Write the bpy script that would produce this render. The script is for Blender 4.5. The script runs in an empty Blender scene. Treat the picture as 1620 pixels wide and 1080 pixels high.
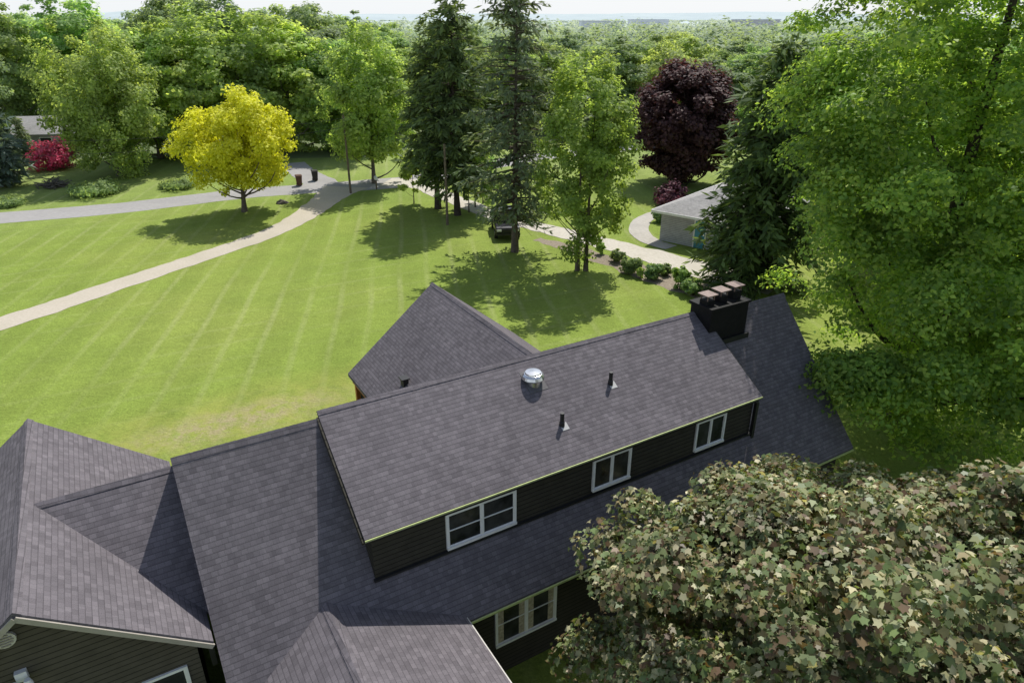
import bpy, math, random
import numpy as np
from mathutils import Vector
R=math.radians
scene=bpy.context.scene
col=scene.collection
H=15.2; F=1095.0; SP,CP=math.sin(R(25)),math.cos(R(25))

# ---------------------------------------------------------------- camera / light
cam=bpy.data.cameras.new('camera'); camo=bpy.data.objects.new('camera',cam); col.objects.link(camo)
camo.location=(0,0,H); camo.rotation_euler=(R(65),0,0)
cam.sensor_width=36; cam.lens=36*F/1620; cam.clip_end=30000; cam.clip_start=.1
scene.camera=camo
AZ,EL=R(20),R(54)
S=Vector((math.sin(AZ)*math.cos(EL),math.cos(AZ)*math.cos(EL),math.sin(EL)))
sl=bpy.data.lights.new('sun','SUN'); sl.energy=5.0; sl.angle=R(.5); sl.color=(1,.96,.89)
so=bpy.data.objects.new('sun',sl); col.objects.link(so); so.rotation_euler=(-S).to_track_quat('-Z','Y').to_euler(); so.location=(20,60,60)
w=bpy.data.worlds.new('World'); scene.world=w; w.use_nodes=True
nt=w.node_tree; sky=nt.nodes.new('ShaderNodeTexSky'); sky.sky_type='NISHITA'; sky.sun_disc=False
sky.sun_elevation=EL; sky.sun_rotation=AZ; sky.air_density=1.0; sky.dust_density=1.2
bg=nt.nodes['Background']; bg.inputs[1].default_value=.14
tc=nt.nodes.new('ShaderNodeTexCoord'); sx=nt.nodes.new('ShaderNodeSeparateXYZ'); nt.links.new(tc.outputs['Generated'],sx.inputs[0])
mr=nt.nodes.new('ShaderNodeMapRange'); mr.interpolation_type='SMOOTHSTEP'; nt.links.new(sx.outputs[2],mr.inputs[0])
for i,v in ((1,0.),(2,.45),(3,.92),(4,.12)): mr.inputs[i].default_value=v
mxw=nt.nodes.new('ShaderNodeMix'); mxw.data_type='RGBA'; nt.links.new(mr.outputs[0],mxw.inputs[0]); nt.links.new(sky.outputs[0],mxw.inputs[6]); mxw.inputs[7].default_value=(6.6,6.85,7.1,1)
nt.links.new(mxw.outputs[2],bg.inputs[0])
scene.view_settings.view_transform='Standard'; scene.view_settings.look='None'; scene.view_settings.exposure=0

def G(px,py,z=0.0):
    x=(px-810)/F; yd=(py-540)/F
    dy=CP-yd*SP; dz=-SP-yd*CP
    t=(H-z)/(-dz)
    return (x*t,dy*t)

# ---------------------------------------------------------------- materials
class NT:
    def __init__(s,name):
        s.m=bpy.data.materials.new(name); s.m.use_nodes=True; s.t=s.m.node_tree
        s.b=s.t.nodes['Principled BSDF']; s.o=s.t.nodes['Material Output']
    def n(s,ty,props=None,**inp):
        k=s.t.nodes.new('ShaderNode'+ty)
        for a,v in (props or {}).items(): setattr(k,a,v)
        for a,v in inp.items(): s.set(k.inputs[a],v)
        return k
    def set(s,sock,v):
        if hasattr(v,'is_output'): s.t.links.new(v,sock)
        else:
            if hasattr(sock.default_value,'__len__') and len(sock.default_value)==4 and len(v)==3: v=(*v,1)
            sock.default_value=v
    def math(s,op,a,b=0.0,c=0.0,clamp=False):
        k=s.n('Math',dict(operation=op,use_clamp=clamp)); s.set(k.inputs[0],a); s.set(k.inputs[1],b); s.set(k.inputs[2],c); return k.outputs[0]
    def mix(s,f,a,b,mode='MIX'):
        k=s.n('Mix',dict(data_type='RGBA',blend_type=mode)); s.set(k.inputs[0],f); s.set(k.inputs[6],a); s.set(k.inputs[7],b); return k.outputs[2]
    def ramp(s,f,stops):
        k=s.n('ValToRGB'); s.set(k.inputs[0],f); e=k.color_ramp.elements
        while len(e)<len(stops): e.new(.5)
        for q,(p,c) in zip(e,stops): q.position=p; q.color=(*c,1) if len(c)==3 else c
        return k.outputs[0]
    def noise(s,vec,scale,detail=4,rough=.6):
        k=s.n('TexNoise',None,Scale=scale,Detail=detail,Roughness=rough); s.set(k.inputs['Vector'],vec); return k.outputs['Fac']
    def mr(s,v,a,b,c,d):
        k=s.n('MapRange')
        for i,x in enumerate((v,a,b,c,d)): s.set(k.inputs[i],x)
        return k.outputs[0]
    def pos(s): return s.n('NewGeometry').outputs['Position']
    def haze(s,c,dist=400.,hc=(.46,.53,.54)):  # aerial haze painted into the base colour by distance from the origin
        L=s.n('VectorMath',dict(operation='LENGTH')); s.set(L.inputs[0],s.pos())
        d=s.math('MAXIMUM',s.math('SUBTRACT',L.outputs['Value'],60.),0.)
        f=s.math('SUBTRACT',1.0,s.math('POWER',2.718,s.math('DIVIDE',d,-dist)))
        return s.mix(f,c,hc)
    def bump(s,h,strength=.3,dist=.02):
        k=s.n('Bump',None,Strength=strength,Distance=dist); s.set(k.inputs['Height'],h); s.set(s.b.inputs['Normal'],k.outputs[0])
    def base(s,c,rough=.8,spec=.3,metal=0):
        s.set(s.b.inputs['Base Color'],c); s.set(s.b.inputs['Roughness'],rough); s.b.inputs['Specular IOR Level'].default_value=spec; s.b.inputs['Metallic'].default_value=metal
        return s.m

def plain(name,c,rough=.6,spec=.4,metal=0,var=.15,scale=6):
    k=NT(name); f=k.noise(k.n('TexCoord').outputs['Object'],scale,4)
    c0=tuple(x*(1-var) for x in c); c1=tuple(min(1,x*(1+var)) for x in c)
    return k.base(k.ramp(f,[(.3,c0),(.7,c1)]),rough,spec,metal)

def leafmat(name,cols,trans=.5,rough=.6,var=.22,tint=(1.32,1.26,.62),nscale=.45,spec=.2,gain=1.0,clump=(.72,1.28)):
    k=NT(name); g=k.n('NewGeometry')
    cols=[tuple(min(.9,x*gain) for x in c) for c in cols]
    n=len(cols)-1
    c=k.ramp(g.outputs['Random Per Island'],[(i/n,c) for i,c in enumerate(cols)])
    f=k.noise(k.n('TexCoord').outputs['Object'],nscale,3)
    v=k.mr(f,.3,.7,*clump)
    hs=k.n('HueSaturation')
    if var:
        oi=k.n('ObjectInfo').outputs['Random']
        v=k.math('MULTIPLY',v,k.mr(oi,0,1,1-var,1+var))
        k.set(hs.inputs['Hue'],k.mr(k.math('FRACT',k.math('MULTIPLY',oi,7.13)),0,1,.478,.514))
    k.set(hs.inputs['Value'],v); k.set(hs.inputs['Color'],c)
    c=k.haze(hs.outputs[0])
    k.base(c,rough,spec)
    tr=k.n('BsdfTranslucent'); k.set(tr.inputs[0],k.mix(1.0,c,tint,'MULTIPLY'))
    mx=k.n('MixShader'); k.set(mx.inputs[0],trans); k.set(mx.inputs[1],k.b.outputs[0]); k.set(mx.inputs[2],tr.outputs[0])
    k.set(k.o.inputs[0],mx.outputs[0]); return k.m

M={}
M['mid']=leafmat('leaf_mid',[(.06,.086,.032),(.092,.136,.046),(.13,.182,.058)],.62,gain=3.4)
M['light']=leafmat('leaf_light',[(.085,.126,.041),(.13,.184,.056),(.182,.238,.074)],.62,gain=2.6)
M['dark']=leafmat('leaf_dark',[(.040,.064,.031),(.064,.096,.039),(.09,.125,.05)],.58,gain=3.7)
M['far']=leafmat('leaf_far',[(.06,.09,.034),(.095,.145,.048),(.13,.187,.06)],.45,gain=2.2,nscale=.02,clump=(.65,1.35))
M['yellow']=leafmat('leaf_yellow',[(.50,.53,.03),(.70,.68,.04),(.80,.79,.07),(.86,.86,.16)],.52,var=0,tint=(1.05,1.06,.5),clump=(.88,1.1),nscale=.35)
M['purple']=leafmat('leaf_purple',[(.042,.018,.018),(.066,.029,.028),(.11,.050,.044)],.38,var=0,tint=(1.3,.8,.7),gain=1.25)
M['needle']=leafmat('needle_dark',[(.030,.045,.020),(.050,.072,.029),(.078,.107,.042)],.4,.65,gain=3.0)
M['needle_grey']=leafmat('needle_grey',[(.045,.06,.034),(.07,.088,.052),(.10,.12,.07)],.36,.6,gain=2.5)
M['needle_dark2']=leafmat('needle_deep',[(.028,.044,.018),(.048,.072,.026),(.078,.108,.038)],.36,.65,gain=2.0)
M['needle_blue']=leafmat('needle_blue',[(.04,.065,.05),(.07,.10,.08),(.10,.14,.11)],.25,.6,gain=2.0)
M['oak']=leafmat('leaf_oak',[(.062,.108,.028),(.114,.178,.038),(.195,.25,.055)],.58,.5,var=0,nscale=.5,gain=2.5,clump=(.55,1.36))
M['maple']=leafmat('leaf_maple',[(.085,.05,.030),(.15,.105,.055),(.07,.10,.036),(.10,.14,.05),(.145,.175,.072),(.085,.12,.042),(.24,.235,.125),(.42,.38,.24),(.12,.15,.058),(.20,.15,.08)],.34,.45,var=0,tint=(1.2,1.15,.5),nscale=.9,spec=.35,gain=1.6,clump=(.38,1.4))  # cream leaf tones put sunlit highlights into the colour
M['redbush']=leafmat('leaf_redbush',[(.55,.03,.11),(.72,.08,.21),(.26,.10,.07)],.35,var=0,tint=(1.2,.7,.7))
M['plum']=leafmat('leaf_plum',[(.10,.04,.06),(.19,.07,.10),(.25,.11,.13)],.3,var=0,tint=(1.2,.7,.8))

def barkmat(name,a,b):
    k=NT(name); f=k.noise(k.n('TexCoord').outputs['Object'],5,6,.7)
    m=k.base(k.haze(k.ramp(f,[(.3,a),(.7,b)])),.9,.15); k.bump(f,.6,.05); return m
M['bark']=barkmat('bark',(.07,.056,.045),(.18,.15,.12))
M['bark_dark']=barkmat('bark_dark',(.04,.032,.027),(.10,.08,.066))

def ground_mat():
    k=NT('ground'); p=k.pos(); f=k.noise(p,.08,6); f2=k.noise(p,1.5,5)
    c=k.ramp(f,[(.3,(.08,.12,.035)),(.7,(.15,.19,.06))]); c=k.mix(k.mr(f2,.4,.7,0,.5),c,(.13,.11,.06))
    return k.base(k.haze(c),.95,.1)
M['ground']=ground_mat()

def lawn_mat():
    k=NT('lawn'); p=k.pos()
    sep=k.n('SeparateXYZ',None); k.set(sep.inputs[0],p); X,Y=sep.outputs[0],sep.outputs[1]
    big=k.noise(p,.07,3); med=k.noise(p,.8,5,.7); fine=k.noise(p,9,5,.75); f3=k.noise(p,3,4,.7)
    c=k.ramp(big,[(.3,(.182,.250,.044)),(.5,(.205,.270,.050)),(.72,(.248,.293,.064))])
    v=k.math('MULTIPLY',k.math('MULTIPLY',k.mr(med,.25,.75,.90,1.10),k.mr(f3,.25,.75,.86,1.14)),k.mr(fine,.2,.8,.6,1.4))
    wob=k.math('MULTIPLY',k.math('SUBTRACT',k.noise(p,.06,1),.5),.9)
    def phase(a,period):
        d=k.math('ADD',k.math('ADD',k.math('MULTIPLY',X,math.cos(a)),k.math('MULTIPLY',Y,math.sin(a))),wob)
        return k.math('SINE',k.math('MULTIPLY',d,2*math.pi/period))
    A1,A2=R(8),R(-62)
    far=k.mr(Y,22,34,.35,1.0)
    b1=k.mr(k.noise(p,.10,2),.35,.6,.15,1); sh=k.n('VectorMath',dict(operation='ADD')); k.set(sh.inputs[0],p); sh.inputs[1].default_value=(31,7,3)
    b2=k.mr(k.noise(sh.outputs[0],.10,2),.42,.64,.0,1); gr=k.mr(f3,.3,.65,.2,1)
    l=k.math('MAXIMUM',k.math('MULTIPLY',k.mr(phase(A1,1.75),.7,1.0,0,1),b1),k.math('MULTIPLY',k.mr(phase(A2,2.0),.76,1.0,0,.5),b2))
    l=k.math('MULTIPLY',k.math('MULTIPLY',l,far),gr)
    s1=k.mr(phase(A1,3.5),-.5,.5,.955,1.045); s2=k.mr(phase(A2,4.0),-.5,.5,.98,1.02)
    v=k.math('MULTIPLY',v,k.math('MULTIPLY',s1,s2))
    hs=k.n('HueSaturation'); k.set(hs.inputs['Value'],v); k.set(hs.inputs['Color'],c); c=hs.outputs[0]
    c=k.mix(k.math('MULTIPLY',l,.36),c,(.43,.43,.22))
    # worn, dry ground along the back of the house
    x0,y0=G(375,666); a=R(30.6)
    du=k.math('SUBTRACT',X,x0); dv=k.math('SUBTRACT',Y,y0)
    uu=k.math('DIVIDE',k.math('ADD',k.math('MULTIPLY',du,math.cos(a)),k.math('MULTIPLY',dv,math.sin(a))),4.2)
    vv=k.math('DIVIDE',k.math('ADD',k.math('MULTIPLY',du,-math.sin(a)),k.math('MULTIPLY',dv,math.cos(a))),1.2)
    r=k.math('SQRT',k.math('ADD',k.math('MULTIPLY',uu,uu),k.math('MULTIPLY',vv,vv)))
    dm=k.math('MULTIPLY',k.mr(r,.4,1.4,1,0),k.mr(k.noise(p,1.3,6,.75),.41,.57,0,1))
    dry=k.math('MULTIPLY',k.mr(r,.9,3.0,.6,0),k.mr(med,.35,.65,.15,1)); c=k.mix(dry,c,(.36,.335,.09))
    c=k.mix(k.math('MULTIPLY',dm,.85),c,k.ramp(fine,[(.3,(.24,.195,.10)),(.7,(.44,.38,.23))]))
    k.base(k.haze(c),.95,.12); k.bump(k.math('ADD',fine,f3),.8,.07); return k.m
M['lawn']=lawn_mat()

def rough_ground(name,a,b,scale=3,c3=None):
    k=NT(name); p=k.pos(); f=k.noise(p,scale,7,.75); g=k.noise(p,.35,4)
    c=k.ramp(f,[(.3,a),(.7,b)]); c=k.mix(k.mr(g,.45,.7,0,.4),c,c3 or tuple(x*.7 for x in a))
    k.base(c,.95,.1); k.bump(f,.25,.02); return k.m
M['asphalt']=rough_ground('asphalt',(.29,.28,.272),(.37,.358,.345),2.5,(.25,.243,.236))
M['gravel']=rough_ground('gravel',(.41,.365,.29),(.52,.47,.39),7,(.36,.33,.24))
M['gravel_pale']=rough_ground('gravel_pale',(.42,.39,.33),(.58,.54,.47),5,(.36,.34,.26))
M['concrete']=rough_ground('concrete',(.36,.34,.30),(.50,.47,.42),4)
M['mulch']=rough_ground('mulch',(.15,.12,.09),(.36,.31,.24),6)

def shingle(name,c1,c2,gap):
    k=NT(name); uv=k.n('TexCoord').outputs['UV']; RW=.115
    def br(wd,off,a,b,mo):
        t=k.n('TexBrick',dict(offset=off,offset_frequency=2,squash=1.0))
        k.set(t.inputs['Vector'],uv); k.set(t.inputs['Color1'],a); k.set(t.inputs['Color2'],b); k.set(t.inputs['Mortar'],mo)
        t.inputs['Scale'].default_value=1; t.inputs['Mortar Size'].default_value=.003; t.inputs['Mortar Smooth'].default_value=.5
        t.inputs['Brick Width'].default_value=wd; t.inputs['Row Height'].default_value=RW; return t
    t1=br(.13,.37,c1,c2,gap); t2=br(.21,.61,(1.11,1.10,1.10),(.90,.90,.90),(1,1,1)); t3=br(.33,.43,(1.05,1.05,1.05),(.95,.95,.95),(1,1,1))
    c=k.mix(.9,t1.outputs[0],t2.outputs[0],'MULTIPLY'); c=k.mix(1.0,c,t3.outputs[0],'MULTIPLY')
    f=k.noise(uv,.4,4); g=k.noise(uv,50,3,.8)
    sx=k.n('SeparateXYZ'); k.set(sx.inputs[0],uv)
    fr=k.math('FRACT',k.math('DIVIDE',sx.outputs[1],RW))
    course_shade=k.mr(fr,.0,.2,.64,1.0)  # shadow line of each shingle course, painted into the colour
    hs=k.n('HueSaturation'); k.set(hs.inputs['Value'],k.math('MULTIPLY',course_shade,k.math('MULTIPLY',k.mr(f,.3,.7,.92,1.09),k.mr(g,.2,.8,.70,1.30)))); k.set(hs.inputs['Color'],c)
    k.base(hs.outputs[0],.95,.05)
    saw=k.math('SUBTRACT',1.0,fr)
    k.bump(k.math('ADD',saw,k.math('MULTIPLY',g,.5)),.5,.010); return k.m
M['shingle']=shingle('shingle',(.158,.145,.156),(.118,.108,.117),(.086,.079,.085))
M['shingle_grey']=shingle('shingle_grey',(.36,.35,.34),(.31,.302,.293),(.24,.235,.23))

def siding(name,c):
    k=NT(name); sx=k.n('SeparateXYZ'); k.set(sx.inputs[0],k.pos())
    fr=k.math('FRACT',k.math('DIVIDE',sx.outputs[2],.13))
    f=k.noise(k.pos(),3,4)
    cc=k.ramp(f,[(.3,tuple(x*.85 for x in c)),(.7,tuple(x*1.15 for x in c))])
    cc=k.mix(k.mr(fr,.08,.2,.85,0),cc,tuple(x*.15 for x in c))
    k.base(cc,.7,.15); k.bump(k.math('SUBTRACT',1.0,fr),.9,.03); return k.m
M['siding']=siding('siding',(.044,.040,.030)); M['siding_tan']=siding('siding_tan',(.085,.075,.056)); M['siding_grey']=siding('siding_grey',(.44,.44,.44))
M['white']=plain('white_paint',(.74,.74,.72),.5,var=.06)
M['gutter']=plain('gutter_paint',(.44,.50,.20),.45,var=.15)
M['trimgrey']=plain('trim_pale',(.50,.48,.44),.5,var=.06); M['trimbeige']=plain('trim_beige',(.34,.31,.265),.5,var=.08)
M['black']=plain('black_metal',(.018,.018,.018),.45)
M['chimney']=plain('chimney_paint',(.009,.0085,.0085),.7,.2,var=.3)
M['steel']=plain('steel',(.66,.66,.65),.22,.5,.95,.12)
M['cap']=plain('cap_tin',(.17,.115,.095),.5,.4,.1,.3)
M['flash']=plain('flashing',(.42,.42,.41),.5,var=.08)
M['flash_dark']=plain('flashing_dark',(.10,.095,.10),.6,var=.2)
M['wood']=plain('stained_wood',(.42,.13,.03),.6,var=.2)
M['polewood']=plain('pole_wood',(.16,.125,.09),.85,var=.3)
M['teal']=plain('teal_paint',(.06,.25,.32),.5)
M['rubber']=plain('rubber',(.012,.012,.012),.85)
M['carpaint']=plain('car_paint',(.012,.012,.014),.22,.6,var=.05)
M['lamp']=plain('lamp_lens',(.75,.75,.72),.15,.6,var=.03)
M['bin']=plain('bin_plastic',(.025,.022,.02),.55); M['bin_brown']=plain('bin_brown',(.10,.045,.025),.55)
M['rock']=plain('rock',(.13,.11,.10),.9,var=.4)
M['curtain']=plain('curtain_cloth',(.40,.35,.26),.9,.1,var=.4,scale=9)
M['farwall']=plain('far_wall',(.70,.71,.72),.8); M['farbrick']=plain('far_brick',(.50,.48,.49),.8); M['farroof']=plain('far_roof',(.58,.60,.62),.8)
def glassmat():
    k=NT('window_glass'); f=k.noise(k.pos(),1.6,3); return k.base(k.ramp(f,[(.35,(.010,.011,.012)),(.7,(.055,.056,.055))]),.12,.35)
M['glass']=glassmat()
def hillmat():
    k=NT('hills'); f=k.noise(k.pos(),.004,5); return k.base(k.ramp(f,[(.3,(.40,.465,.48)),(.7,(.46,.525,.53))]),1,0)  # far haze is put into the hill colours
M['hills']=hillmat()

# ---------------------------------------------------------------- object helpers
def tag(o,label=None,cat=None,group=None,kind=None):
    if label: o['label']=label
    if cat: o['category']=cat
    if group: o['group']=group
    if kind: o['kind']=kind
    return o
def empty(name,loc,rz=0,label=None,cat=None,group=None):
    o=bpy.data.objects.new(name,None); o.empty_display_size=.3; col.objects.link(o); o.location=loc; o.rotation_euler=(0,0,rz)
    return tag(o,label,cat,group)
def link(name,me,parent=None):
    o=bpy.data.objects.new(name,me); col.objects.link(o)
    if parent: o.parent=parent
    return o
class MB:
    def __init__(s): s.V=[]; s.F=[]
    def add(s,V,Fc):
        b=len(s.V); s.V+=[tuple(v) for v in V]; s.F+=[tuple(i+b for i in f) for f in Fc]; return s
    def box(s,x0,x1,y0,y1,z0,z1):
        return s.add([(x0,y0,z0),(x1,y0,z0),(x1,y1,z0),(x0,y1,z0),(x0,y0,z1),(x1,y0,z1),(x1,y1,z1),(x0,y1,z1)],
          [(3,2,1,0),(4,5,6,7),(0,1,5,4),(1,2,6,5),(2,3,7,6),(3,0,4,7)])
    def frustum(s,b,t,z0,z1):
        (x0,x1,y0,y1),(a0,a1,c0,c1)=b,t
        return s.add([(x0,y0,z0),(x1,y0,z0),(x1,y1,z0),(x0,y1,z0),(a0,c0,z1),(a1,c0,z1),(a1,c1,z1),(a0,c1,z1)],
          [(3,2,1,0),(4,5,6,7),(0,1,5,4),(1,2,6,5),(2,3,7,6),(3,0,4,7)])
    def prism(s,prof,axis,a,b):
        n=len(prof); mk=(lambda p,q:(q,p[0],p[1])) if axis=='x' else (lambda p,q:(p[0],q,p[1]))
        V=[mk(p,a) for p in prof]+[mk(p,b) for p in prof]
        Fc=[tuple(range(n)),tuple(range(2*n-1,n-1,-1))]+[(i,i+n,(i+1)%n+n,(i+1)%n) for i in range(n)]
        if axis=='x': Fc=[f[::-1] for f in Fc]
        return s.add(V,Fc)
    def slab(s,pts,th):
        n=len(pts); V=list(pts)+[(p[0],p[1],p[2]-th) for p in pts]
        return s.add(V,[tuple(range(n)),tuple(range(2*n-1,n-1,-1))]+[((i+1)%n,i,i+n,(i+1)%n+n) for i in range(n)])
    def bar(s,a,b,w_,h_):
        a,b=Vector(a),Vector(b); d=(b-a).normalized(); sd=d.cross(Vector((0,0,1)))
        sd=sd.normalized() if sd.length>1e-4 else Vector((1,0,0)); up=sd.cross(d)
        V=[]
        for p in (a,b):
            for i,j in ((-1,-1),(1,-1),(1,1),(-1,1)): V.append(p+sd*(i*w_/2)+up*(j*h_/2))
        return s.add(V,[(0,1,2,3),(7,6,5,4),(0,4,5,1),(1,5,6,2),(2,6,7,3),(3,7,4,0)])
    def lathe(s,c,prof,n=20):
        V=[]
        for r,z in prof:
            for i in range(n): a=2*math.pi*i/n; V.append((c[0]+r*math.cos(a),c[1]+r*math.sin(a),c[2]+z))
        Fc=[]
        for j in range(len(prof)-1):
            for i in range(n): k=(i+1)%n; Fc.append((j*n+i,j*n+k,(j+1)*n+k,(j+1)*n+i))
        Fc.append(tuple(range(n-1,-1,-1))); Fc.append(tuple(range((len(prof)-1)*n,len(prof)*n)))
        return s.add(V,Fc)
    def wheel(s,c,r,wd,n=18):
        V=[]
        for x in (-wd/2,wd/2):
            for i in range(n): a=2*math.pi*i/n; V.append((c[0]+x,c[1]+r*math.cos(a),c[2]+r*math.sin(a)))
        return s.add(V,[tuple(range(n-1,-1,-1)),tuple(range(n,2*n))]+[(i,(i+1)%n,(i+1)%n+n,i+n) for i in range(n)])
    def build(s,name,mat,parent=None,off=(0,0,0),bevel=0,smooth=False):
        me=bpy.data.meshes.new(name); me.from_pydata([(v[0]-off[0],v[1]-off[1],v[2]-off[2]) for v in s.V],[],s.F); me.update()
        uv=me.uv_layers.new(name='UVMap'); Z=Vector((0,0,1))
        for p in me.polygons:
            n=p.normal; h=Z.cross(n); h=h.normalized() if h.length>.02 else Vector((1,0,0)); q=n.cross(h)
            for li in p.loop_indices:
                v=me.vertices[me.loops[li].vertex_index].co; uv.data[li].uv=(v.dot(h)+50,v.dot(q)+50)
        me.materials.append(mat)
        if smooth:
            for p in me.polygons: p.use_smooth=True
        o=link(name,me,parent)
        if bevel:
            b=o.modifiers.new('bevel','BEVEL'); b.width=bevel; b.segments=2; b.limit_method='ANGLE'
        return o

def np_mesh(name,V,k,mat,smooth=False,Fidx=None):
    nv=len(V); me=bpy.data.meshes.new(name); me.vertices.add(nv); me.vertices.foreach_set('co',np.ascontiguousarray(V,dtype=np.float32).ravel())
    idx=np.arange(nv,dtype=np.int32) if Fidx is None else np.ascontiguousarray(Fidx,dtype=np.int32).ravel()
    nf=len(idx)//k
    me.loops.add(len(idx)); me.loops.foreach_set('vertex_index',idx)
    me.polygons.add(nf); me.polygons.foreach_set('loop_start',np.arange(nf,dtype=np.int32)*k)
    if smooth: me.polygons.foreach_set('use_smooth',np.ones(nf,dtype=bool))
    me.update(calc_edges=True); me.materials.append(mat); return me
def nrm(a): return a/np.maximum(np.linalg.norm(a,axis=1,keepdims=True),1e-6)
DIAMOND=np.array([(0,-.5,-.06),(.32,-.05,.06),(0,.5,-.08),(-.32,.05,.06)])
TUFT=np.array([(-.1,-.5,0),(.42,-.25,.08),(.2,.5,-.05),(-.45,.2,.05)])
SPRAY=np.array([(0,0,0),(.16,.45,-.04),(0,1,-.12),(-.16,.45,-.04)])
mp=[(0,-.4),(.34,-.42),(.30,-.17),(.56,.06),(.28,.12),(.20,.28),(0,.58)]
mp=mp+[(-x,y) for x,y in mp[-2:0:-1]]
MAPLE=np.array([(x,y,-.75*(x*x+y*y)+.25*abs(x)) for x,y in mp])
def leaf_mesh(name,P,N,Sz,tm,mat,rng,T=None):
    n=len(P); N=nrm(N)
    if T is None: T=rng.normal(size=(n,3))
    T=nrm(T-(T*N).sum(1,keepdims=True)*N); B=np.cross(T,N)
    V=P[:,None,:]+Sz[:,None,None]*(tm[None,:,0,None]*B[:,None,:]+tm[None,:,1,None]*T[:,None,:]+tm[None,:,2,None]*N[:,None,:])
    return np_mesh(name,V.reshape(-1,3),len(tm),mat)
def tube(pts,rad,segs=7):
    pts=np.array(pts,float); m=len(pts); d=np.gradient(pts,axis=0); d=nrm(d)
    ref=np.array([1.,0,0]) if abs(d[0][2])>.7 else np.array([0,0,1.])
    a=nrm(np.cross(d,ref)); b=np.cross(d,a); th=np.arange(segs)*2*np.pi/segs
    V=pts[:,None,:]+np.array(rad)[:,None,None]*(np.cos(th)[None,:,None]*a[:,None,:]+np.sin(th)[None,:,None]*b[:,None,:])
    i=np.arange(m-1)[:,None]*segs; j=np.arange(segs)[None,:]; k=(j+1)%segs
    Fq=np.stack([i+j,i+k,i+segs+k,i+segs+j],-1).reshape(-1,4)
    return V.reshape(-1,3),Fq
def tubes_mesh(name,L,mat):
    Vs=[];Fs=[];o=0
    for V,Fq in L: Vs.append(V); Fs.append(Fq+o); o+=len(V)
    return np_mesh(name,np.concatenate(Vs),4,mat,True,np.concatenate(Fs))
def limb(a,b,r0,r1,rng,sag=.12,n=6):
    a,b=np.array(a,float),np.array(b,float); t=np.linspace(0,1,n)[:,None]; L=np.linalg.norm(b-a)
    p=a+(b-a)*t; p+=np.sin(t*np.pi)*rng.normal(size=3)*L*.06; p[:,2:]+=-np.sin(t*np.pi)*L*sag
    return tube(p,r0+(r1-r0)*t[:,0],6)

def broadleaf(seed,Ht,Rx,z0,mat,bark,ncl=90,cr=1.0,nl=100,size=.38,tr=.25,flat=.6,tm=TUFT,lobes=.2,shape=1.0,Ry=None,ntrunk=1,up=.65,lean=(0,0),inner=2.6,rnd_n=.45,keep=None,extra=(),nlimb=26,droop=0,outw=.6):
    rng=np.random.default_rng(seed); Ry=Ry or Rx
    zc=(z0+Ht)/2; rz=(Ht-z0)/2
    D=nrm(rng.normal(size=(ncl,3))); r=rng.random(ncl)**(1/inner)
    ph=rng.random(6)*6.28; az=np.arctan2(D[:,1],D[:,0])
    lob=1+lobes*(np.sin(2*az+ph[0]+D[:,2]*2)*.6+np.sin(3*az+ph[1])*.5+np.sin(5*D[:,2]+ph[2])*.4)
    C=D*r[:,None]*lob[:,None]
    taper=1-(shape-1)*C[:,2]*.5
    C=np.stack([C[:,0]*Rx*taper+lean[0]*(C[:,2]+1),C[:,1]*Ry*taper+lean[1]*(C[:,2]+1),zc+C[:,2]*rz],1)
    for c0,r0,ne in extra:
        E=nrm(rng.normal(size=(ne,3)))*(rng.random((ne,1))**.4)*np.array(r0)+np.array(c0); C=np.concatenate([C,E])
    if keep is not None: C=C[keep(C)]
    ncl=len(C)
    cs=cr*(.55+.8*rng.random(ncl))
    idx=np.repeat(np.arange(ncl),(nl*(cs/cr)**1.6).astype(int)+8); n=len(idx)
    d=nrm(rng.normal(size=(n,3))); rr=rng.random(n)**.55
    P=C[idx]+d*(rr*cs[idx])[:,None]*np.array([1,1,flat])
    if droop: P[:,2]-=droop*((d[:,0]**2+d[:,1]**2)*(rr*cs[idx])**2)
    out=nrm((C[idx]-np.array([0,0,zc]))/np.array([Rx,Ry,rz]))
    N=d*.55+out*outw+np.array([0,0,up])+rng.normal(size=(n,3))*rnd_n
    P[:,2]=np.maximum(P[:,2],.08)
    cm=leaf_mesh('crown',P,N,size*(.6+.8*rng.random(n)),tm,mat,rng)
    L=[]; nb=min(ncl,nlimb)
    for q in range(ntrunk):
        ox=(q-(ntrunk-1)/2)*Rx*.18; zt=z0+(Ht-z0)*.72; t=np.linspace(0,1,9)
        px=ox+np.sin(t*2+ph[3]+q)*tr*.9*t+lean[0]*t; py=np.cos(t*2.3+ph[4])*tr*.7*t+lean[1]*t
        rad=tr*(1-.8*t)*(1+.5*np.exp(-t*14)); tp=np.stack([px,py,t*zt-.1],1); L.append(tube(tp,rad,9))
        for i in rng.permutation(ncl)[:nb//ntrunk+2]:
            zz=max(z0*.7,C[i,2]-np.hypot(C[i,0],C[i,1])*.7-.3); zz=min(zz,zt*.95); j=zz/zt
            st=(np.interp(j,t,px),np.interp(j,t,py),zz); r0=tr*(1-.8*j)*.5
            L.append(limb(st,C[i],r0,r0*.18,rng))
    return tubes_mesh('trunk',L,bark),cm

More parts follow.
